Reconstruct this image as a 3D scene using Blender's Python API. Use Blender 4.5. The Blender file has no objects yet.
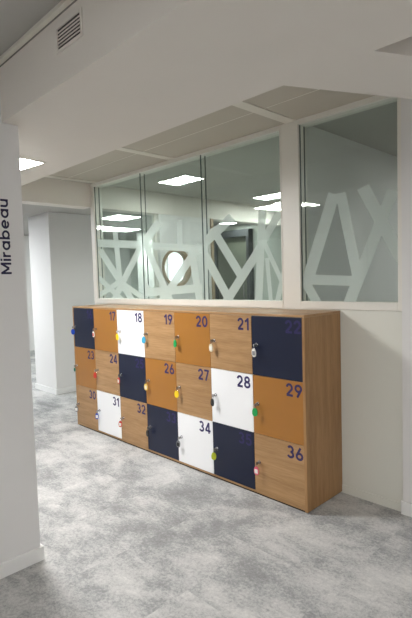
import bpy, bmesh, math, random
from mathutils import Vector, Matrix
from mathutils.geometry import delaunay_2d_cdt
random.seed(4)
SC = bpy.context.scene
COL = SC.collection

# ------------------------------------------------------------------ camera
CAM = Vector((1.66220, -2.43706, 1.48013))
YAW, PITCH, ROLL, FPX = 0.79902, -0.061873, -0.030161, 476.886
RM = (Matrix.Rotation(YAW, 3, 'Z') @ Matrix.Rotation(math.pi/2 + PITCH, 3, 'X') @ Matrix.Rotation(ROLL, 3, 'Z'))
cd = bpy.data.cameras.new('camera'); cam = bpy.data.objects.new('camera', cd); COL.objects.link(cam)
cam.matrix_world = Matrix.Translation(CAM) @ RM.to_4x4()
cd.sensor_fit = 'VERTICAL'; cd.sensor_height = 36; cd.lens = FPX/618*36; cd.clip_start = 0.05
SC.camera = cam

def at(px, py, ax, v):                      # where a photographed point lies on the plane axis = v
    d = RM @ Vector(((px-206)/FPX, -(py-309)/FPX, -1))
    return CAM + d*((v-CAM[ax])/d[ax])

# ------------------------------------------------------------------ materials
def srgb(r, g, b):
    f = lambda c: (c/255/12.92) if c/255 <= .04045 else ((c/255+.055)/1.055)**2.4
    return (f(r), f(g), f(b), 1)

class NT:
    def __init__(s, name):
        s.m = bpy.data.materials.new(name); s.m.use_nodes = True
        s.t = s.m.node_tree; s.n = s.t.nodes; s.b = s.n['Principled BSDF']; s.out = s.n['Material Output']
    def node(s, typ, **kw):
        n = s.n.new(typ)
        for k, v in kw.items():
            if k in n.inputs: n.inputs[k].default_value = v
            else: setattr(n, k, v)
        return n
    def link(s, a, b): s.t.links.new(a, b)
    def ramp(s, fac, stops):
        r = s.node('ShaderNodeValToRGB'); e = r.color_ramp.elements
        while len(e) < len(stops): e.new(.5)
        for el, (p, c) in zip(e, stops): el.position = p; el.color = c
        s.link(fac, r.inputs[0]); return r.outputs[0]

def plain(name, col, rough=.5, metal=0., var=.03, scale=9., bump=0., spec=.5):
    t = NT(name); tc = t.node('ShaderNodeTexCoord')
    nz = t.node('ShaderNodeTexNoise', Scale=scale, Detail=4.)
    t.link(tc.outputs['Object'], nz.inputs['Vector'])
    lo = tuple(c*(1-var) for c in col[:3])+(1,); hi = tuple(min(1, c*(1+var)) for c in col[:3])+(1,)
    t.link(t.ramp(nz.outputs['Fac'], [(.3, lo), (.7, hi)]), t.b.inputs['Base Color'])
    t.b.inputs['Roughness'].default_value = rough; t.b.inputs['Metallic'].default_value = metal
    t.b.inputs['Specular IOR Level'].default_value = spec
    if bump:
        n2 = t.node('ShaderNodeTexNoise', Scale=260., Detail=2.); t.link(tc.outputs['Object'], n2.inputs['Vector'])
        bp = t.node('ShaderNodeBump', Strength=bump, Distance=.002); t.link(n2.outputs['Fac'], bp.inputs['Height'])
        t.link(bp.outputs['Normal'], t.b.inputs['Normal'])
    return t.m

def oak(name, axis, light, dark):
    """fine straight oak grain running along the given axis"""
    t = NT(name); tc = t.node('ShaderNodeTexCoord'); oi = t.node('ShaderNodeObjectInfo')
    ad = t.node('ShaderNodeVectorMath', operation='ADD'); t.link(tc.outputs['Object'], ad.inputs[0])
    mu = t.node('ShaderNodeVectorMath', operation='SCALE'); mu.inputs['Scale'].default_value = 7.0
    cx = t.node('ShaderNodeCombineXYZ')
    for k in range(3): t.link(oi.outputs['Random'], cx.inputs[k])
    t.link(cx.outputs[0], mu.inputs[0]); t.link(mu.outputs[0], ad.inputs[1])
    mp = t.node('ShaderNodeMapping'); sc = [14., 14., 14.]; sc['xyz'.index(axis)] = 1.1
    mp.inputs['Scale'].default_value = sc; t.link(ad.outputs[0], mp.inputs['Vector'])
    n1 = t.node('ShaderNodeTexNoise', Scale=1.3, Detail=6., Roughness=.6, Distortion=.6); t.link(mp.outputs[0], n1.inputs['Vector'])
    n2 = t.node('ShaderNodeTexNoise', Scale=9., Detail=3.); t.link(mp.outputs[0], n2.inputs['Vector'])
    mx = t.node('ShaderNodeMath', operation='MULTIPLY_ADD'); mx.inputs[1].default_value = .35
    t.link(n2.outputs['Fac'], mx.inputs[0])
    m2 = t.node('ShaderNodeMath', operation='MULTIPLY'); m2.inputs[1].default_value = .65
    t.link(n1.outputs['Fac'], m2.inputs[0]); t.link(m2.outputs[0], mx.inputs[2])
    t.link(t.ramp(mx.outputs[0], [(.38, dark), (.62, light)]), t.b.inputs['Base Color'])
    t.b.inputs['Roughness'].default_value = .42
    return t.m

def emit(name, col, st):
    t = NT(name)
    t.b.inputs['Base Color'].default_value = col; t.b.inputs['Emission Color'].default_value = col
    t.b.inputs['Emission Strength'].default_value = st
    return t.m

def glass_mat(name, tint, ior=1.45):
    t = NT(name); t.n.remove(t.b)
    tr = t.node('ShaderNodeBsdfTransparent'); tr.inputs['Color'].default_value = tint
    gl = t.node('ShaderNodeBsdfGlossy', Roughness=0.0); gl.inputs['Color'].default_value = (.95, 1, .97, 1)
    fr = t.node('ShaderNodeFresnel', IOR=ior); mx = t.node('ShaderNodeMixShader')
    ge = t.node('ShaderNodeNewGeometry'); iv = t.node('ShaderNodeMix', data_type='FLOAT')      # same reflectance on both faces of a pane
    iv.inputs[2].default_value = ior; iv.inputs[3].default_value = 1/ior
    t.link(ge.outputs['Backfacing'], iv.inputs[0]); t.link(iv.outputs[0], fr.inputs['IOR'])
    t.link(fr.outputs[0], mx.inputs[0]); t.link(tr.outputs[0], mx.inputs[1]); t.link(gl.outputs[0], mx.inputs[2])
    t.link(mx.outputs[0], t.out.inputs['Surface']); return t.m

def film_mat(name):
    t = NT(name); t.n.remove(t.b); col = (.90, .93, .915, 1)
    df = t.node('ShaderNodeBsdfDiffuse'); df.inputs['Color'].default_value = col
    tl = t.node('ShaderNodeBsdfTranslucent'); tl.inputs['Color'].default_value = col
    a = t.node('ShaderNodeMixShader'); a.inputs[0].default_value = .5
    t.link(df.outputs[0], a.inputs[1]); t.link(tl.outputs[0], a.inputs[2])
    tr = t.node('ShaderNodeBsdfTransparent'); tr.inputs['Color'].default_value = (.93, .97, .95, 1)
    b = t.node('ShaderNodeMixShader'); b.inputs[0].default_value = .80
    t.link(tr.outputs[0], b.inputs[1]); t.link(a.outputs[0], b.inputs[2])
    t.link(b.outputs[0], t.out.inputs['Surface']); return t.m

def carpet_mat():
    t = NT('carpet'); tc = t.node('ShaderNodeTexCoord'); P = tc.outputs['Object']
    # every half metre tile is cut from another place of the pattern
    dv = t.node('ShaderNodeVectorMath', operation='SCALE'); dv.inputs['Scale'].default_value = 2.0; t.link(P, dv.inputs[0])
    flr = t.node('ShaderNodeVectorMath', operation='FLOOR'); t.link(dv.outputs[0], flr.inputs[0])
    wn = t.node('ShaderNodeTexWhiteNoise', noise_dimensions='3D'); t.link(flr.outputs[0], wn.inputs['Vector'])
    sc = t.node('ShaderNodeVectorMath', operation='SCALE'); sc.inputs['Scale'].default_value = 0.14; t.link(wn.outputs['Color'], sc.inputs[0])
    ad = t.node('ShaderNodeVectorMath', operation='ADD'); t.link(P, ad.inputs[0]); t.link(sc.outputs[0], ad.inputs[1])
    mp = t.node('ShaderNodeMapping'); mp.inputs['Scale'].default_value = (1.0, 1.45, 1.); mp.inputs['Rotation'].default_value = (0, 0, .15)
    t.link(ad.outputs[0], mp.inputs['Vector'])
    def nz(src, s, d, r=.6, dist=0.):
        n = t.node('ShaderNodeTexNoise', Scale=s, Detail=d, Roughness=r, Distortion=dist); t.link(src, n.inputs['Vector']); return n.outputs['Fac']
    a = nz(mp.outputs[0], 2.1, 10., .72, .2)
    b = nz(mp.outputs[0], 11., 6., .75)
    c = nz(P, 62., 4., .85)
    def madd(x, k, y=None):
        m = t.node('ShaderNodeMath', operation='MULTIPLY_ADD'); m.inputs[1].default_value = k; t.link(x, m.inputs[0])
        if y is None: m.inputs[2].default_value = 0
        else: t.link(y, m.inputs[2])
        return m.outputs[0]
    v = madd(a, .54, madd(b, .14, madd(c, .32)))
    t.link(t.ramp(v, [(.38, srgb(132, 133, 133)), (.46, srgb(154, 155, 155)), (.52, srgb(184, 184, 183)), (.61, srgb(208, 207, 204))]), t.b.inputs['Base Color'])
    t.b.inputs['Roughness'].default_value = .95; t.b.inputs['Specular IOR Level'].default_value = .1
    bp = t.node('ShaderNodeBump', Strength=.5, Distance=.004); t.link(nz(P, 220., 3., .8), bp.inputs['Height'])
    t.link(bp.outputs['Normal'], t.b.inputs['Normal'])
    return t.m

M = dict(
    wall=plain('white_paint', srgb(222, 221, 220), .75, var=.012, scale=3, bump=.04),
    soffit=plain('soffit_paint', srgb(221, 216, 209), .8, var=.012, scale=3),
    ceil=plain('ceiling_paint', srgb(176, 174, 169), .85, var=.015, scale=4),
    tile=plain('ceiling_tile', srgb(190, 183, 171), .6, var=.012, scale=5),
    rail=plain('ceiling_rail', srgb(222, 218, 208), .5, var=.01),
    panel=plain('cream_panel', srgb(218, 218, 209), .55, var=.01, scale=2),
    frame=plain('cream_aluminium', srgb(226, 223, 215), .4, var=.008),
    base=plain('skirting_paint', srgb(228, 228, 227), .45, var=.01),
    carpet=carpet_mat(),
    oak_h=oak('oak_across', 'x', srgb(178, 141, 99), srgb(152, 116, 76)),
    oak_v=oak('oak_upright', 'z', srgb(170, 131, 88), srgb(146, 108, 68)),
    ochre=plain('ochre_laminate', srgb(160, 108, 44), .4, var=.02),
    white=plain('white_laminate', srgb(240, 241, 243), .35, var=.005),
    navy=plain('navy_laminate', srgb(10, 20, 48), .42, var=.05),
    dark=plain('dark_shadow_gap', srgb(45, 38, 32), .7, var=.05),
    ink=plain('indigo_vinyl', srgb(42, 33, 88), .45, var=.02),
    ink_wall=plain('navy_vinyl', srgb(26, 26, 62), .5, var=.02),
    chrome=plain('chrome', srgb(205, 205, 208), .18, 1., .02),
    steel=plain('steel', srgb(170, 168, 165), .3, 1., .04),
    seal=plain('glass_edge', srgb(72, 86, 82), .4, var=.05),
    glass=glass_mat('green_tinted_glass', (.955, .975, .965, 1)),
    dglass=glass_mat('grey_glass', (.80, .83, .82, 1)),
    film=film_mat('frosted_film'),
    slot=plain('vent_slot', srgb(46, 42, 42), .8, var=.05),
    tan=plain('tan_wood_trim', srgb(150, 130, 104), .5, var=.04),
    leaf=plain('warm_grey_door', srgb(160, 154, 140), .5),
    gap=plain('painted_shadow_grey', srgb(128, 125, 121), .8),
    inner=plain('sage_white_paint', srgb(176, 181, 174), .75, var=.012),
    grey=plain('dark_grey_frame', srgb(52, 54, 56), .45, var=.04),
    lamp_hall=emit('lamp_hall', (1, .985, .965, 1), 26.),
    lamp_soffit=emit('lamp_soffit', (1, .985, .965, 1), 62.),
    lamp_corr=emit('lamp_corridor', (.93, .97, 1, 1), 78.),
    lamp_room=emit('lamp_room', (.95, 1, .96, 1), 29.),
    lamp_fill=emit('lamp_fill', (1, 1, .97, 1), 20.),
    day=emit('bright_pane', (.93, .97, 1, 1), .75),
)

# ------------------------------------------------------------------ mesh helpers
def box(bm, x0, x1, y0, y1, z0, z1, bev=0.):
    r = bmesh.ops.create_cube(bm, size=1)
    for v in r['verts']:
        v.co = Vector(((x0+x1)/2+v.co.x*(x1-x0), (y0+y1)/2+v.co.y*(y1-y0), (z0+z1)/2+v.co.z*(z1-z0)))
    if bev:
        es = list({e for v in r['verts'] for e in v.link_edges})
        bmesh.ops.bevel(bm, geom=es, offset=bev, segments=2, affect='EDGES', profile=.5)
    return bm
def bx(*a): return box(bmesh.new(), *a)
def cyl(bm, r, p0, p1, n=20, r2=None):
    p0, p1 = Vector(p0), Vector(p1); d = p1-p0
    q = d.to_track_quat('Z', 'Y').to_matrix().to_4x4()
    bmesh.ops.create_cone(bm, cap_ends=True, segments=n, radius1=r, radius2=r if r2 is None else r2, depth=d.length,
                          matrix=Matrix.Translation((p0+p1)/2) @ q)
    return bm
def prism(bm, pts, z0, z1):
    lo = [bm.verts.new((x, y, z0)) for x, y in pts]; hi = [bm.verts.new((x, y, z1)) for x, y in pts]
    bm.faces.new(lo[::-1]); bm.faces.new(hi); n = len(pts)
    for i in range(n): bm.faces.new((lo[i], lo[(i+1) % n], hi[(i+1) % n], hi[i]))
    bmesh.ops.recalc_face_normals(bm, faces=bm.faces[:])
    return bm
def torus(bm, c, R, r, axis, n=24, k=8):
    q = Vector(axis).to_track_quat('Z', 'Y').to_matrix()
    rings = []
    for i in range(n):
        a = 2*math.pi*i/n; rings.append([bm.verts.new(Vector(c)+q @ Vector(((R+r*math.cos(b))*math.cos(a), (R+r*math.cos(b))*math.sin(a), r*math.sin(b))))
                                         for b in (2*math.pi*j/k for j in range(k))])
    for i in range(n):
        for j in range(k): bm.faces.new((rings[i][j], rings[(i+1) % n][j], rings[(i+1) % n][(j+1) % k], rings[i][(j+1) % k]))
    bmesh.ops.recalc_face_normals(bm, faces=bm.faces[:])
    return bm
def obj(name, bm, m, parent=None, loc=(0, 0, 0), label=None, smooth=False):
    me = bpy.data.meshes.new(name); bm.to_mesh(me); bm.free(); me.materials.append(m)
    if smooth:
        for p in me.polygons: p.use_smooth = True
    o = bpy.data.objects.new(name, me); COL.objects.link(o); o.location = loc
    if parent: o.parent = parent
    if label: o['label'] = label
    return o
def struct(name, bm, m, label=None, loc=(0, 0, 0)):
    o = obj(name, bm, m, None, loc); o['kind'] = 'structure'
    if label: o['label'] = label
    return o
def empty(name, loc, label=None, cat=None, group=None, kind=None):
    o = bpy.data.objects.new(name, None); COL.objects.link(o); o.location = loc; o.empty_display_size = .05
    tag(o, label, cat, group, kind); return o
def tag(o, label=None, cat=None, group=None, kind=None):
    for k, v in (('label', label), ('category', cat), ('group', group), ('kind', kind)):
        if v: o[k] = v
def arc(cx, cy, rx, ry, a0, a1, n=20):
    return [(cx+rx*math.cos(math.radians(a0+(a1-a0)*k/n)), cy+ry*math.sin(math.radians(a0+(a1-a0)*k/n))) for k in range(n+1)]
SIX = [arc(.34, .315, .255, .23, 0, 360, 32), [(.115, .40), (.44, .985)]]
GLYPH = {                                     # advance width, stroke centre lines on a unit-high body
    '0': (.68, [arc(.34, .5, .255, .415, 0, 360, 36)]),
    '1': (.44, [[(.33, 0), (.33, 1)], [(.33, .90), (.04, .70)]]),
    '2': (.66, [arc(.32, .67, .235, .245, 172, -38) + [(.09, .085)], [(.05, .085), (.63, .085)]]),
    '3': (.66, [arc(.31, .705, .215, .21, 155, -90), arc(.31, .29, .25, .205, 90, -158)]),
    '4': (.70, [[(.48, 0), (.48, 1)], [(.46, .95), (.08, .27)], [(.03, .25), (.68, .25)]]),
    '5': (.66, [[(.12, .915), (.59, .915)], [(.17, .96), (.14, .47)], arc(.315, .335, .255, .25, 138, -155)]),
    '6': (.68, SIX),
    '7': (.62, [[(.03, .915), (.60, .915)], [(.55, .94), (.20, 0)]]),
    '8': (.67, [arc(.335, .72, .21, .195, 0, 360, 32), arc(.335, .295, .25, .21, 0, 360, 32)]),
    '9': (.68, [[(.68-x, 1-y) for x, y in l] for l in SIX]),
    'M': (.90, [[(.08, 0), (.08, 1)], [(.82, 0), (.82, 1)], [(.09, .94), (.45, .22)], [(.45, .22), (.81, .94)]]),
    'i': (.17, [[(.085, 0), (.085, .72)], [(.085, .84), (.085, 1)]]),
    'r': (.42, [[(.08, 0), (.08, .72)], arc(.33, .40, .25, .245, 180, 75)]),
    'a': (.70, [arc(.345, .36, .27, .285, 0, 360, 32), [(.615, 0), (.615, .72)]]),
    'b': (.70, [arc(.355, .36, .27, .285, 0, 360, 32), [(.085, 0), (.085, 1.06)]]),
    'e': (.70, [arc(.35, .36, .27, .285, 0, 318, 30), [(.09, .36), (.62, .36)]]),
    'u': (.64, [[(.085, .72), (.085, .30)] + arc(.315, .30, .23, .225, 180, 360, 16), [(.545, 0), (.545, .72)]]),
}
def text_mesh(word, height, depth, weight=.17, gap=.13, width=None):
    """upright lettering in the XZ plane facing -Y, left bottom at the origin; returns mesh and width"""
    vs, fs, x0 = [], [], 0.
    for ch in word:
        adv, lines = GLYPH[ch]
        for l in lines:
            closed = abs(l[0][0]-l[-1][0])+abs(l[0][1]-l[-1][1]) < 1e-6
            pts = [Vector(p) for k, p in enumerate(l) if not k or math.dist(p, l[k-1]) > 1e-6]; n = len(pts); ofs = []
            for k in range(n):
                a = pts[k-1] if k else (pts[-2] if closed else pts[0]); b = pts[k+1] if k < n-1 else (pts[1] if closed else pts[-1])
                d = (b-a).normalized(); ofs.append(Vector((-d.y, d.x))*weight/2)
            for k in range(n-1):
                q = [pts[k]-ofs[k], pts[k+1]-ofs[k+1], pts[k+1]+ofs[k+1], pts[k]+ofs[k]]
                fs.append(list(range(len(vs), len(vs)+4))); vs += [p+Vector((x0, 0)) for p in q]
        x0 += adv+gap
    x0 -= gap
    kx = height if width is None else width/x0
    ov, oe, of, _a, _b, src = delaunay_2d_cdt(vs, [], fs, 0, 1e-6)
    bm = bmesh.new(); front = [bm.verts.new((v.x*kx, -depth, v.y*height)) for v in ov]
    ff = []
    for f, sc_ in zip(of, src):
        if sc_:
            try: ff.append(bm.faces.new([front[q] for q in f]))
            except ValueError: pass
    r = bmesh.ops.extrude_face_region(bm, geom=ff)
    for v in r['geom']:
        if isinstance(v, bmesh.types.BMVert): v.co.y = 0
    bmesh.ops.delete(bm, geom=[v for v in bm.verts if not v.link_faces], context='VERTS')
    bmesh.ops.recalc_face_normals(bm, faces=bm.faces[:])
    return bm, x0*kx

# ------------------------------------------------------------------ setting: shell
H = 2.58
struct('floor', bx(-9, 4.6, -6.2, 6.6, -.06, 0), M['carpet'], 'mottled grey carpet tiles')
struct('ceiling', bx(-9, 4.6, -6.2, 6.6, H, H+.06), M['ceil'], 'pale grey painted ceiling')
# downstand beam and its slanting return
bm = bmesh.new(); prism(bm, [(-3.25, -1.452), (4.5, -1.452), (4.5, -.735), (.828, -.735), (1.385, .40), (.985, .40), (.425, -.735), (-3.25, -.735)], 2.29, H)
struct('ceiling_soffit', bm, M['soffit'], 'white dropped soffit across the room with a slanting arm to the pillar')
struct('trim_1', box(bx(-.755, 4.5, -1.470, -1.452, 2.556, H), -.755, 4.5, -1.476, -1.470, 2.556, 2.562), M['rail'], 'pale ceiling edge trim along the soffit')
struct('trim_12', bx(-.765, 4.5, -1.4545, -1.452, 2.550, 2.556), M['gap'], 'thin grey strip painted as a shadow line under the soffit edge trim')  # solid strip coloured grey to draw the shadow under the trim
# metal ceiling in front of the glazed partition
bm = bmesh.new(); ZT = 2.572
bands = [(-2.985, -2.90), (-1.695, -1.615), (-.40, -.315), (.89, .975)]
xs0 = [-3.05] + [b[1] for b in bands]; xs1 = [b[0] for b in bands] + [1.6]
for a, b in zip(xs0, xs1):
    if b-a < .1: continue
    for y0, y1 in ((-.73, .062), (.070, .42)): box(bm, a+.003, b-.003, y0, y1, ZT, H-.002)
struct('ceiling_tiles', bm, M['tile'], 'beige metal ceiling panels in front of the glass partition')
for k, (a, b) in enumerate(bands):
    struct('trim_%d' % (k+2), bx(a, b, -.73, .42, ZT-.004, H-.001), M['rail'], 'pale ceiling rail')
struct('trim_6', bx(-3.05, 1.6, .062, .070, ZT-.001, H-.001), M['rail'], 'thin pale joint between ceiling panels')

# near wall end at left
struct('wall_left', box(bx(-.915, -.767, -6.1, -1.452, 0, H), -.915, -.767, -1.452, -1.370, 0, 2.29), M['wall'], 'white wall end at the left edge')
bm = bmesh.new(); box(bm, -.767, -.752, -6.1, -1.355, 0, .076, .003); box(bm, -.93, -.768, -1.370, -1.356, 0, .076, .003)
struct('baseboard_left', bm, M['base'])
# partition under the windows
YF = .422
struct('wall_back', bx(-3.07, .432, YF, YF+.10, 0, 1.252), M['panel'], 'cream panel wall below the glazing')
struct('baseboard_back', bx(-3.07, .432, YF-.006, YF, 0, .055), M['panel'])
struct('wall_right', bx(.434, 4.5, .402, 1.0, 0, H), M['wall'], 'white pillar at the right edge')
struct('baseboard_right', bx(.426, 4.5, .388, .402, 0, .085, .004), M['base'])
struct('trim_7', bx(-.449, -.302, YF-.004, YF+.10, 1.252, 2.572), M['frame'], 'cream post between the two glazed bays')

# ------------------------------------------------------------------ windows in the partition
def strip_polys(strips):
    out = []
    for (x0, y0), (x1, y1), w in strips:
        d = Vector((x1-x0, y1-y0)).normalized(); n = Vector((-d.y, d.x))*w/2
        out.append([(x0+n.x, y0+n.y), (x1+n.x, y1+n.y), (x1-n.x, y1-n.y), (x0-n.x, y0-n.y)])
    return out
def clip(poly, lo, hi):
    for ax in (0, 1):
        for s, lim in ((1, lo[ax]), (-1, -hi[ax])):
            res = []
            for i in range(len(poly)):
                a, b = poly[i-1], poly[i]; da, db = s*a[ax]-lim, s*b[ax]-lim
                if (da >= 0) != (db >= 0):
                    t = da/(da-db); res.append((a[0]+(b[0]-a[0])*t, a[1]+(b[1]-a[1])*t))
                if db >= 0: res.append(b)
            poly = res
            if not poly: return []
    return poly
def film(parent, strips, x0, x1, z0, z1, y):
    vs, fs = [], []
    for p in strip_polys(strips):
        q = [at(a, b, 1, y) for a, b in p]; q = clip([(v.x, v.z) for v in q], (x0, z0), (x1, z1))
        if len(q) < 3: continue
        fs.append(list(range(len(vs), len(vs)+len(q)))); vs += [Vector(v) for v in q]
    ov, oe, of, _a, _b, src = delaunay_2d_cdt(vs, [], fs, 0, 1e-5)
    of = [f for f, s in zip(of, src) if s]            # only the triangles that lie in a stripe
    bm = bmesh.new(); bv = [bm.verts.new((v.x, y, v.y)) for v in ov]
    for f in of:
        try: bm.faces.new([bv[i] for i in f])
        except ValueError: pass
    return obj('frosted_film', bm, M['film'], parent, label='pale frosted vinyl stripes crossing at angles')

ZB, ZTOP = 1.305, 2.535
PA = [((95, 243), (141, 245), 7.5), ((115, 230), (120.5, 286), 5), ((141, 246), (114, 300), 6), ((100, 250), (132, 300), 6), ((97, 276), (122, 300), 5),
      ((122, 283), (146, 300), 5), ((97, 297), (122, 280), 5)]
PB = [((139, 245), (202, 249), 7), ((179.5, 220), (180, 247), 5.5), ((159, 222), (142, 246), 8), ((200, 244), (160, 304), 7.5), ((146, 246), (172, 304), 6),
      ((139, 293), (202, 288), 8), ((191, 248), (200, 302), 7), ((141, 240), (143, 300), 5), ((150, 296), (140, 270), 5)]
PC = [((232, 217), (205, 242.5), 9), ((212, 228), (243, 279), 8), ((203, 251), (231, 303), 8), ((226, 302), (259, 250), 8.5), ((253, 259), (285, 203), 7.5),
      ((262.5, 206.5), (258.5, 303), 7.5), ((264, 242), (283, 284), 4.5), ((285, 268), (277, 303), 5), ((267, 258), (271, 303), 4), ((206, 240), (206, 300), 4)]
PD = [((334, 194), (305, 289), 11.5), ((340.5, 193), (358, 279), 10.5), ((363, 187), (402, 260), 13), ((393, 190), (348, 306), 11.5),
      ((300, 279), (354, 281), 10), ((303, 278), (320, 308), 9)]
FY = YF-.008
def ring_frame(bm, xo0, xo1, zo0, zo1, xi0, xi1, zi0, zi1, y0, y1, bev=.003):
    box(bm, xo0, xi0, y0, y1, zo0, zo1, bev); box(bm, xi1, xo1, y0, y1, zo0, zo1, bev)
    box(bm, xi0, xi1, y0, y1, zo0, zi0, bev); box(bm, xi0, xi1, y0, y1, zi1, zo1, bev); return bm
w1 = empty('window_1', (0, 0, 0), 'long glazed bay above the lockers, three panes with frosted stripes', kind='structure')
obj('window_frame', ring_frame(bmesh.new(), -3.07, -.449, 1.252, 2.572, -2.995, -.460, ZB, ZTOP, FY, YF+.10), M['frame'], w1)
xsp = [-2.995, -2.156, -1.298, -.460]
for i in range(3):
    a, b = xsp[i]+.004, xsp[i+1]-.004
    p = obj('pane', bx(a, b, .430, .436, ZB, ZTOP), M['glass'], w1)
    obj('pane', bx(a, b, .482, .488, ZB, ZTOP), M['glass'], w1)
    film(p, (PA, PB, PC)[i], a-.004, b+.004, ZB, ZTOP, .438)
for x in xsp[1:3]:
    for y in (.429, .481): obj('glazing_joint', bx(x-.003, x+.003, y, y+.008, ZB, ZTOP), M['seal'], w1)
for x in (-2.985,):
    for y in (.429, .481): obj('glazing_joint', bx(x-.009, x-.003, y, y+.008, ZB, ZTOP), M['seal'], w1)
w2 = empty('window_2', (0, 0, 0), 'narrow dark glazed bay beside the pillar with frosted stripes', kind='structure')
obj('window_frame', ring_frame(bmesh.new(), -.300, .433, 1.252, 2.572, -.296, .404, ZB, ZTOP, FY, YF+.10), M['frame'], w2)
p = obj('pane', bx(-.296, .404, .430, .436, ZB, ZTOP), M['glass'], w2)
obj('pane', bx(-.296, .404, .482, .488, ZB, ZTOP), M['glass'], w2)
film(p, PD, -.296, .404, ZB, ZTOP, .438)
for y in (.429, .481): obj('glazing_joint', bx(-.2955, -.2905, y, y+.008, ZB, ZTOP), M['seal'], w2)
obj('glazing_joint', bx(.399, .4035, .481, .489, ZB, ZTOP), M['seal'], w2)

# ------------------------------------------------------------------ lintel, corridor, rooms behind the glass
struct('trim_8', bx(-3.22, -3.05, -.735, .418, 2.318, H), M['soffit'], 'cream lintel over the corridor')
struct('trim_9', bx(-3.22, -3.05, .53, 3.9, 2.318, H), M['soffit'], 'lintel continuing behind the glass')
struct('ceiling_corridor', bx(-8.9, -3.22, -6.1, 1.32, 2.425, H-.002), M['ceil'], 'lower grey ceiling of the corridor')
struct('wall_column', bx(-4.88, -4.268, .507, 1.28, 0, 2.425), M['wall'], 'white square pillar in the corridor behind the lockers')
bm = bmesh.new(); box(bm, -4.895, -4.253, .492, .507, 0, .075, .003); box(bm, -4.268, -4.253, .507, 1.295, 0, .075, .003)
struct('baseboard_column', bm, M['base'])
struct('wall_corridor', bx(-8.9, -8.8, -6.1, 6.5, 0, H), M['wall'])
struct('wall_front', bx(-9, 4.6, -6.2, -6.1, 0, H), M['wall'])
struct('wall_east', bx(4.5, 4.6, -6.2, 6.6, 0, H), M['wall'])
struct('wall_north', bx(-8.8, 4.5, 5.0, 5.1, 0, H), M['inner'])
struct('wall_divider', bx(-.42, -.33, YF+.10, 5.0, 0, H), M['wall'], 'wall between the two rooms behind the glass')
struct('wall_store', bx(-.33, 1.5, 3.2, 3.3, 0, H), M['wall'], 'back wall of the unlit room')
# side wall of the lit room, with porthole
PY, PZ, PR = 1.65, 1.643, .220
bm = bmesh.new(); n = 48; y0, y1, z0, z1 = 1.385, 2.285, 0., 2.318
def rect_pt(a):
    c, s = math.cos(a), math.sin(a); k = []
    if c > 1e-9: k.append((y1-PY)/c)
    if c < -1e-9: k.append((y0-PY)/c)
    if s > 1e-9: k.append((z1-PZ)/s)
    if s < -1e-9: k.append((z0-PZ)/s)
    t = min(k); return (PY+c*t, PZ+s*t)
angs = sorted([2*math.pi*i/n for i in range(n)] + [math.atan2(z-PZ, y-PY) % (2*math.pi) for y in (y0, y1) for z in (z0, z1)])
L = [[], [], [], []]
for a in angs:
    hp = (PY+PR*math.cos(a), PZ+PR*math.sin(a)); rp = rect_pt(a)
    for lst, (q, x) in zip(L, ((hp, -3.06), (rp, -3.06), (hp, -3.13), (rp, -3.13))): lst.append(bm.verts.new((x, q[0], q[1])))
m_ = len(angs)
for i in range(m_):
    j = (i+1) % m_
    bm.faces.new((L[0][i], L[1][i], L[1][j], L[0][j])); bm.faces.new((L[2][i], L[2][j], L[3][j], L[3][i]))
    bm.faces.new((L[0][i], L[0][j], L[2][j], L[2][i])); bm.faces.new((L[1][i], L[3][i], L[3][j], L[1][j]))
bmesh.ops.recalc_face_normals(bm, faces=bm.faces[:])
struct('wall_inner', bm, M['wall'], 'pale wall with a round opening behind the glass')
bm = bmesh.new(); rr = []
for i in range(n):
    a = 2*math.pi*i/n; rr.append([bm.verts.new((x, PY+r*math.cos(a), PZ+r*math.sin(a))) for x, r in ((-3.045, PR+.030), (-3.045, PR-.008), (-3.125, PR-.008), (-3.125, PR-.002), (-3.06, PR-.002), (-3.06, PR+.030))])
for i in range(n):
    for j in range(6): bm.faces.new((rr[i][j], rr[(i+1) % n][j], rr[(i+1) % n][(j+1) % 6], rr[i][(j+1) % 6]))
bmesh.ops.recalc_face_normals(bm, faces=bm.faces[:])
struct('trim_10', bm, M['tan'], 'tan wooden ring lining the round opening')
struct('trim_11', bx(-3.21, -3.04, 2.285, 2.33, 0, 2.318), M['tan'], 'tan post at the end of the inner wall')
w3 = empty('window_3', (0, 0, 0), 'glass side screen behind the first pane', kind='structure')
obj('pane', bx(-3.14, -3.13, .53, 1.38, .0, 2.318), M['glass'], w3)
obj('window_frame', bx(-3.16, -3.11, 1.345, 1.385, 0, 2.318), M['frame'], w3)
# bright window beyond the porthole
w4 = empty('window_4', (0, 0, 0), 'bright window with blinds seen through the round opening', kind='structure')
bm = bmesh.new(); ring_frame(bm, -6.5, -4.95, .7, 2.3, -6.44, -5.01, .76, 2.24, 3.98, 4.06)
for x in (-6.1, -5.55): box(bm, x-.025, x+.025, 3.985, 4.05, .76, 2.24)
for z in [.85+.12*i for i in range(12)]: box(bm, -6.44, -5.01, 4.01, 4.018, z, z+.012)
obj('window_frame', bm, M['base'], w4)
obj('pane', bx(-6.44, -5.01, 4.03, 4.04, .76, 2.24), M['day'], w4)
struct('wall_bay', bx(-7.2, -4.9, 4.06, 4.12, 0, H), M['wall'], 'white wall carrying the bright window')
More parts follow.
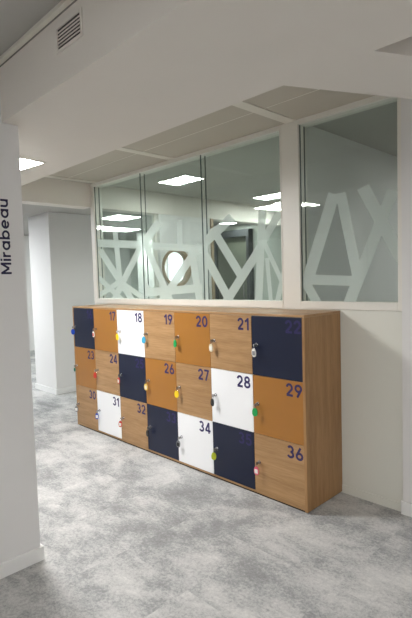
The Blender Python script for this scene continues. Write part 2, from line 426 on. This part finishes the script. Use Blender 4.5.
# dark glazed door at the back of the lit room
dl, dr = at(213, 232, 1, 4.9).x, at(249.5, 232, 1, 4.9).x
d1 = empty('door_1', (0, 0, 0), 'dark framed glazed door seen through the third pane', kind='structure')
zt = at(249, 228.5, 1, 4.9).z
bm = bmesh.new(); box(bm, dl, dl+.06, 4.86, 4.995, 0, zt); box(bm, dr-.065, dr, 4.86, 4.995, 0, zt); box(bm, dl+.06, dr-.065, 4.86, 4.995, zt-.14, zt)
obj('door_frame', bm, M['grey'], d1)
obj('pane', bx(dl+.06, dr-.065, 4.93, 4.94, 0, zt-.14), M['dglass'], d1)
obj('door_leaf', bx(dl+.06, dr-.065, 4.97, 4.99, 0, zt-.14), M['leaf'], d1)
bm = cyl(bmesh.new(), .012, (dr-.17, 4.88, .95), (dr-.17, 4.88, 1.35)); obj('handle', bm, M['steel'], d1)

# ------------------------------------------------------------------ ceiling lights
def light(x0, x1, y0, y1, z, mat, label, cells=1):
    e = empty('ceiling_light', ((x0+x1)/2, (y0+y1)/2, z), label, 'ceiling light', 'recessed ceiling lights')
    w, d = (x1-x0)/2, (y1-y0)/2
    bm = bmesh.new(); box(bm, -w, -w+.012, -d, d, -.006, 0); box(bm, w-.012, w, -d, d, -.006, 0)
    box(bm, -w+.012, w-.012, -d, -d+.012, -.006, 0); box(bm, -w+.012, w-.012, d-.012, d, -.006, 0)
    for k in range(1, cells):
        x = -w+.012+(2*w-.024)*k/cells; box(bm, x-.012, x+.012, -d+.012, d-.012, -.006, 0)
    obj('frame', bm, M['rail'], e)
    obj('diffuser', bx(-w+.012, w-.012, -d+.012, d-.012, -.003, -.001), mat, e)
    return e
lt = light(-1.985, -1.375, -1.395, -.925, 2.29, M['lamp_soffit'], 'bright square light set in the white soffit beside the left wall end')
lt.rotation_euler.z = math.radians(8); lt.location = (-1.680+.036, -1.160-.04, 2.29)
light(.9, 2.1, -4.6, -4.0, H, M['lamp_hall'], 'square ceiling light behind the viewer on the hall ceiling')
light(2.6, 3.2, -2.6, -2.0, H, M['lamp_hall'], 'square ceiling light to the right of the viewer')
light(-5.9, -5.3, -1.3, -.7, 2.425, M['lamp_corr'], 'square light in the corridor ceiling left of the pillar')
light(-2.565, -2.095, .97, 1.27, H, M['lamp_room'], 'segmented ceiling light seen through the second glass pane', 4)
light(-2.62, -2.10, 2.66, 2.98, H, M['lamp_room'], 'ceiling light at the right of the third glass pane, upper of the pair', 4)
light(-2.75, -2.25, 3.30, 3.62, H, M['lamp_room'], 'ceiling light at the right of the third glass pane, lower of the pair', 4)
light(-5.55, -4.95, 2.05, 2.55, H, M['lamp_room'], 'ceiling light high in the first glass pane, upper of the pair')
light(-7.1, -6.5, 3.05, 3.7, H, M['lamp_room'], 'ceiling light in the first glass pane, lower of the pair')
light(-5.0, -4.55, 4.42, 4.72, H, M['lamp_room'], 'small ceiling light above the dark glazed door')

light(.9, 1.4, 2.2, 2.7, H, M['lamp_fill'], 'added unseen ceiling light brightening the room behind the narrow glass bay')  # fill light added out of view to lift the dark room

# ------------------------------------------------------------------ vent grille on the soffit face
v = empty('air_vent', (-.066, -1.452, 2.460), 'small white air vent with dark slots on the soffit face', 'air vent')
bm = ring_frame(bmesh.new(), -.102, .102, -.052, .052, -.09, .09, -.04, .04, -.008, 0, .002)
obj('frame', bm, M['soffit'], v)
obj('backing', bx(-.09, .09, -.002, -.0005, -.04, .04), M['slot'], v)
bm = bmesh.new()
for k in range(5):
    z = -.04+.08*(k+1)/6
    box(bm, -.09, .09, -.0045, -.002, z-.0026, z+.0026)
obj('slats', bm, M['soffit'], v)

# ------------------------------------------------------------------ lettering on the left wall
bm, _w = text_mesh('Mirabeau', .052, .002, .165, .13, .376)
R = Matrix.Rotation(math.pi/2, 4, 'Z') @ Matrix.Rotation(-math.pi/2, 4, 'Y')
for vv in bm.verts: vv.co = R @ vv.co
sg = obj('wall_lettering', bm, M['ink_wall'], None, (-.767, -1.444, 1.537))
tag(sg, 'dark navy lettering running up the white wall end at left', 'wall sign')

# ------------------------------------------------------------------ lockers
NR, DH, Z0 = 3, .40, .0297
EDGE = [-2.8165, -2.4142, -2.0118, -1.6094, -1.2076, -.8110, -.4120, .010]     # door joints from left to right
NC = 7; TW = EDGE[-1]-EDGE[0]; XC = (EDGE[0]+EDGE[-1])/2
lk = empty('locker_cabinet', (XC, 0, 0), 'oak locker bank with coloured numbered doors standing against the glazed partition', 'lockers')
X0 = -TW/2
obj('plinth', bx(X0+.01, -X0-.01, .014, .41, 0, .014), M['dark'], lk, label='dark recessed plinth')
bm = bmesh.new(); D2 = .421
box(bm, X0+.0005, -X0-.0005, .004, D2, .014, Z0-.002, .001)
obj('base_panel', bm, M['oak_h'], lk)
obj('side_panel', bx(-X0-.019, -X0, .0, D2, .009, Z0+NR*DH, .001), M['oak_v'], lk)
obj('side_panel', bx(X0, X0+.019, .0, D2, .009, Z0+NR*DH, .001), M['oak_v'], lk)
obj('top_panel', bx(X0-.001, -X0+.001, -.002, D2, Z0+NR*DH+.001, Z0+NR*DH+.0155, .0015), M['oak_h'], lk)
obj('back_panel', bx(X0+.02, -X0-.02, .40, D2-.002, Z0, Z0+NR*DH), M['oak_h'], lk)
obj('carcass', bx(X0+.02, -X0-.02, .022, .399, Z0, Z0+NR*DH-.002), M['dark'], lk, label='dark gaps between the doors')
PAT = ['N O W K O K N', 'O K N O K W O', 'K W K N W N K']
MAT = {'N': ('navy', 'navy blue'), 'O': ('ochre', 'ochre'), 'W': ('white', 'white'), 'K': ('oak_h', 'oak')}
GL = .0015
num_mesh = {}
locks = {}
lockbm = bmesh.new(); cyl(lockbm, .0125, (0, 0, 0), (0, -.004, 0), 24); cyl(lockbm, .0095, (0, -.004, 0), (0, -.014, 0), 24, .0085)
box(lockbm, -.0012, .0012, -.0146, -.0138, -.005, .005)
lock_proto = None
for j, row in enumerate(PAT):
    for i, c in enumerate(row.split()):
        num = 16+7*j+i
        x0, x1 = EDGE[i]-XC+GL, EDGE[i+1]-XC-GL
        if i == 0: x0 += .004
        if i == NC-1: x1 -= .004
        zb = Z0+(NR-1-j)*DH
        mat, cn = MAT[c]
        d = obj('door', bx(0, x1-x0, 0, .018, 0, DH-2*GL, .0012), M[mat], lk, (x0, .001, zb+GL), label='%s door %d' % (cn, num))
        hgt = .083
        nb, nw = text_mesh(str(num), hgt, .0008, .18, .13)
        o = obj('number', nb, M['ink'], d, (x1-x0-.020-nw, -.0001, DH-.020-hgt), label='number %d' % num)
        if lock_proto is None:
            lk_o = obj('lock', lockbm, M['chrome'], d, (.042, 0, .205), smooth=False); lock_proto = lk_o
        else:
            lk_o = lock_proto.copy(); COL.objects.link(lk_o); lk_o.parent = d; lk_o.location = (.042, 0, .205)
        locks[num] = Vector((XC+x0+.042, .001-.014, zb+GL+.205))

# ------------------------------------------------------------------ keys hanging in the locks
def tagmat(n, c): return plain(n, srgb(*c), .35, var=.03)
TM = dict(blue=tagmat('tag_blue', (22, 62, 165)), white=tagmat('tag_white', (226, 224, 218)), yellow=tagmat('tag_yellow', (238, 205, 28)),
          sky=tagmat('tag_sky', (70, 165, 205)), green=tagmat('tag_green', (22, 158, 82)), cream=tagmat('tag_cream', (222, 210, 180)),
          teal=tagmat('tag_teal', (30, 120, 100)), red=tagmat('tag_red', (196, 58, 46)), sand=tagmat('tag_sand', (222, 190, 92)),
          black=tagmat('tag_black', (22, 22, 24)), lime=tagmat('tag_lime', (176, 186, 36)), pink=tagmat('tag_pink', (222, 92, 124)), grey=tagmat('tag_grey', (120, 122, 124)))
KEYS = {16: ('blue', 0, 'large blue tag on the key in the navy door left of door 17'), 17: ('white', 'red', 'white tag with red insert on the key in ochre door 17'),
        18: ('yellow', 0, 'yellow tag on the key in white door 18'), 19: ('sky', 0, 'light blue tag on the key in oak door 19'),
        20: ('green', 0, 'green tag on the key in ochre door 20'), 21: ('cream', 'white', 'cream tag on the key in oak door 21'),
        22: ('white', 'grey', 'white tag on the key in navy door 22'), 23: ('teal', 0, 'dark green tag on the key in ochre door 23'),
        24: ('red', 0, 'red tag on the key in oak door 24'), 25: ('red', 'white', 'red tag with white insert on the key in navy door 25'),
        26: ('sand', 'cream', 'pale yellow tag on the key in ochre door 26'), 27: ('yellow', 0, 'yellow tag on the key in oak door 27'),
        28: ('black', 0, 'black tag on the key in white door 28'), 29: ('green', 0, 'green tag on the key in ochre door 29'),
        30: ('grey', 'white', 'grey tag with white insert on the key in oak door 30'), 31: ('blue', 'white', 'blue tag with white insert on the key in white door 31'),
        32: ('red', 'white', 'red tag with white insert on the key in oak door 32'), 33: ('black', 0, 'black tag on the key in navy door 33'),
        34: ('grey', 'black', 'dark grey tag on the key in white door 34'), 35: ('lime', 0, 'lime green tag on the key in navy door 35'),
        36: ('pink', 'white', 'pink tag with white insert on the key in oak door 36')}
def tag_bm(w, h, t):
    bm = bmesh.new(); pts = []
    for k in range(28):
        a = 2*math.pi*k/28; x, z = math.cos(a), math.sin(a)
        pts.append((math.copysign(abs(x)**.75, x)*w/2*(1-.18*max(z, 0)), math.copysign(abs(z)**.8, z)*h/2))
    lo = [bm.verts.new((x, -t/2, z-h/2)) for x, z in pts]; hi = [bm.verts.new((x, t/2, z-h/2)) for x, z in pts]
    bm.faces.new(lo); bm.faces.new(hi[::-1])
    for i in range(28): bm.faces.new((lo[i], hi[i], hi[(i+1) % 28], lo[(i+1) % 28]))
    bmesh.ops.recalc_face_normals(bm, faces=bm.faces[:])
    bmesh.ops.bevel(bm, geom=[e for e in bm.edges if abs(e.verts[0].co.y-e.verts[1].co.y) < 1e-6], offset=.0012, segments=2, affect='EDGES')
    return bm
kp = None
meshes = {}
for num, (colr, ins, lab) in KEYS.items():
    if kp is None:
        root = empty('locker_key', locks[num])
        bm = bmesh.new(); box(bm, -.0011, .0011, -.006, .002, -.004, .004)          # shank going into the lock
        cyl(bm, .0115, (-.0012, -.0145, -.002), (.0012, -.0145, -.002), 24)
        bow = obj('key_bow', bm, M['steel'], root)
        ring = obj('split_ring', torus(bmesh.new(), (0, -.018, -.013), .010, .0010, (1, .25, 0)), M['chrome'], root, smooth=True)
        tg = obj('tag', tag_bm(.030, .052, .006), TM[colr], root, (0, -.021, -.0205))
        kp = (root, bow, ring, tg); meshes[colr] = tg.data
    else:
        root = kp[0].copy(); COL.objects.link(root); root.location = locks[num]
        for src in kp[1:3]:
            c = src.copy(); COL.objects.link(c); c.parent = root
        tg = kp[3].copy(); COL.objects.link(tg); tg.parent = root
        if colr not in meshes:
            me = kp[3].data.copy(); me.materials.clear(); me.materials.append(TM[colr]); meshes[colr] = me
        tg.data = meshes[colr]
    tag(root, lab, 'key', 'keys with tags hanging in the locker doors')
    tg.rotation_euler = (0, random.uniform(-.16, .16), random.uniform(-.2, .35))
    if num in (16, 30, 31): tg.rotation_euler.z = .55
    if num == 16: tg.scale = (1.35, 1, 1.1)
    if num == 31: tg.scale = (1.2, 1, 1.15)
    if num == 23: tg.scale = (.7, 1, .75)
    tg['label'] = '%s key tag' % {'sky': 'light blue', 'sand': 'pale yellow', 'teal': 'dark green', 'lime': 'lime green', 'grey': 'dark grey'}.get(colr, colr)
    if ins:
        b_ = bmesh.new(); box(b_, -.010, .010, -.0040, -.0030, -.042, -.016, .0004)
        obj('label_insert', b_, TM[ins], tg, label='%s paper insert' % ins)

# ------------------------------------------------------------------ world and view
w = bpy.data.worlds.new('world'); SC.world = w; w.use_nodes = True
w.node_tree.nodes['Background'].inputs['Color'].default_value = (.9, .95, 1, 1)
w.node_tree.nodes['Background'].inputs['Strength'].default_value = .3
vs = SC.view_settings; vs.view_transform = 'Standard'; vs.look = 'None'; vs.gamma = 1; vs.exposure = 0.4; vs.use_curve_mapping = False
SC.display_settings.display_device = 'sRGB'
SC.cycles.max_bounces = 12; SC.cycles.transparent_max_bounces = 24; SC.cycles.diffuse_bounces = 6
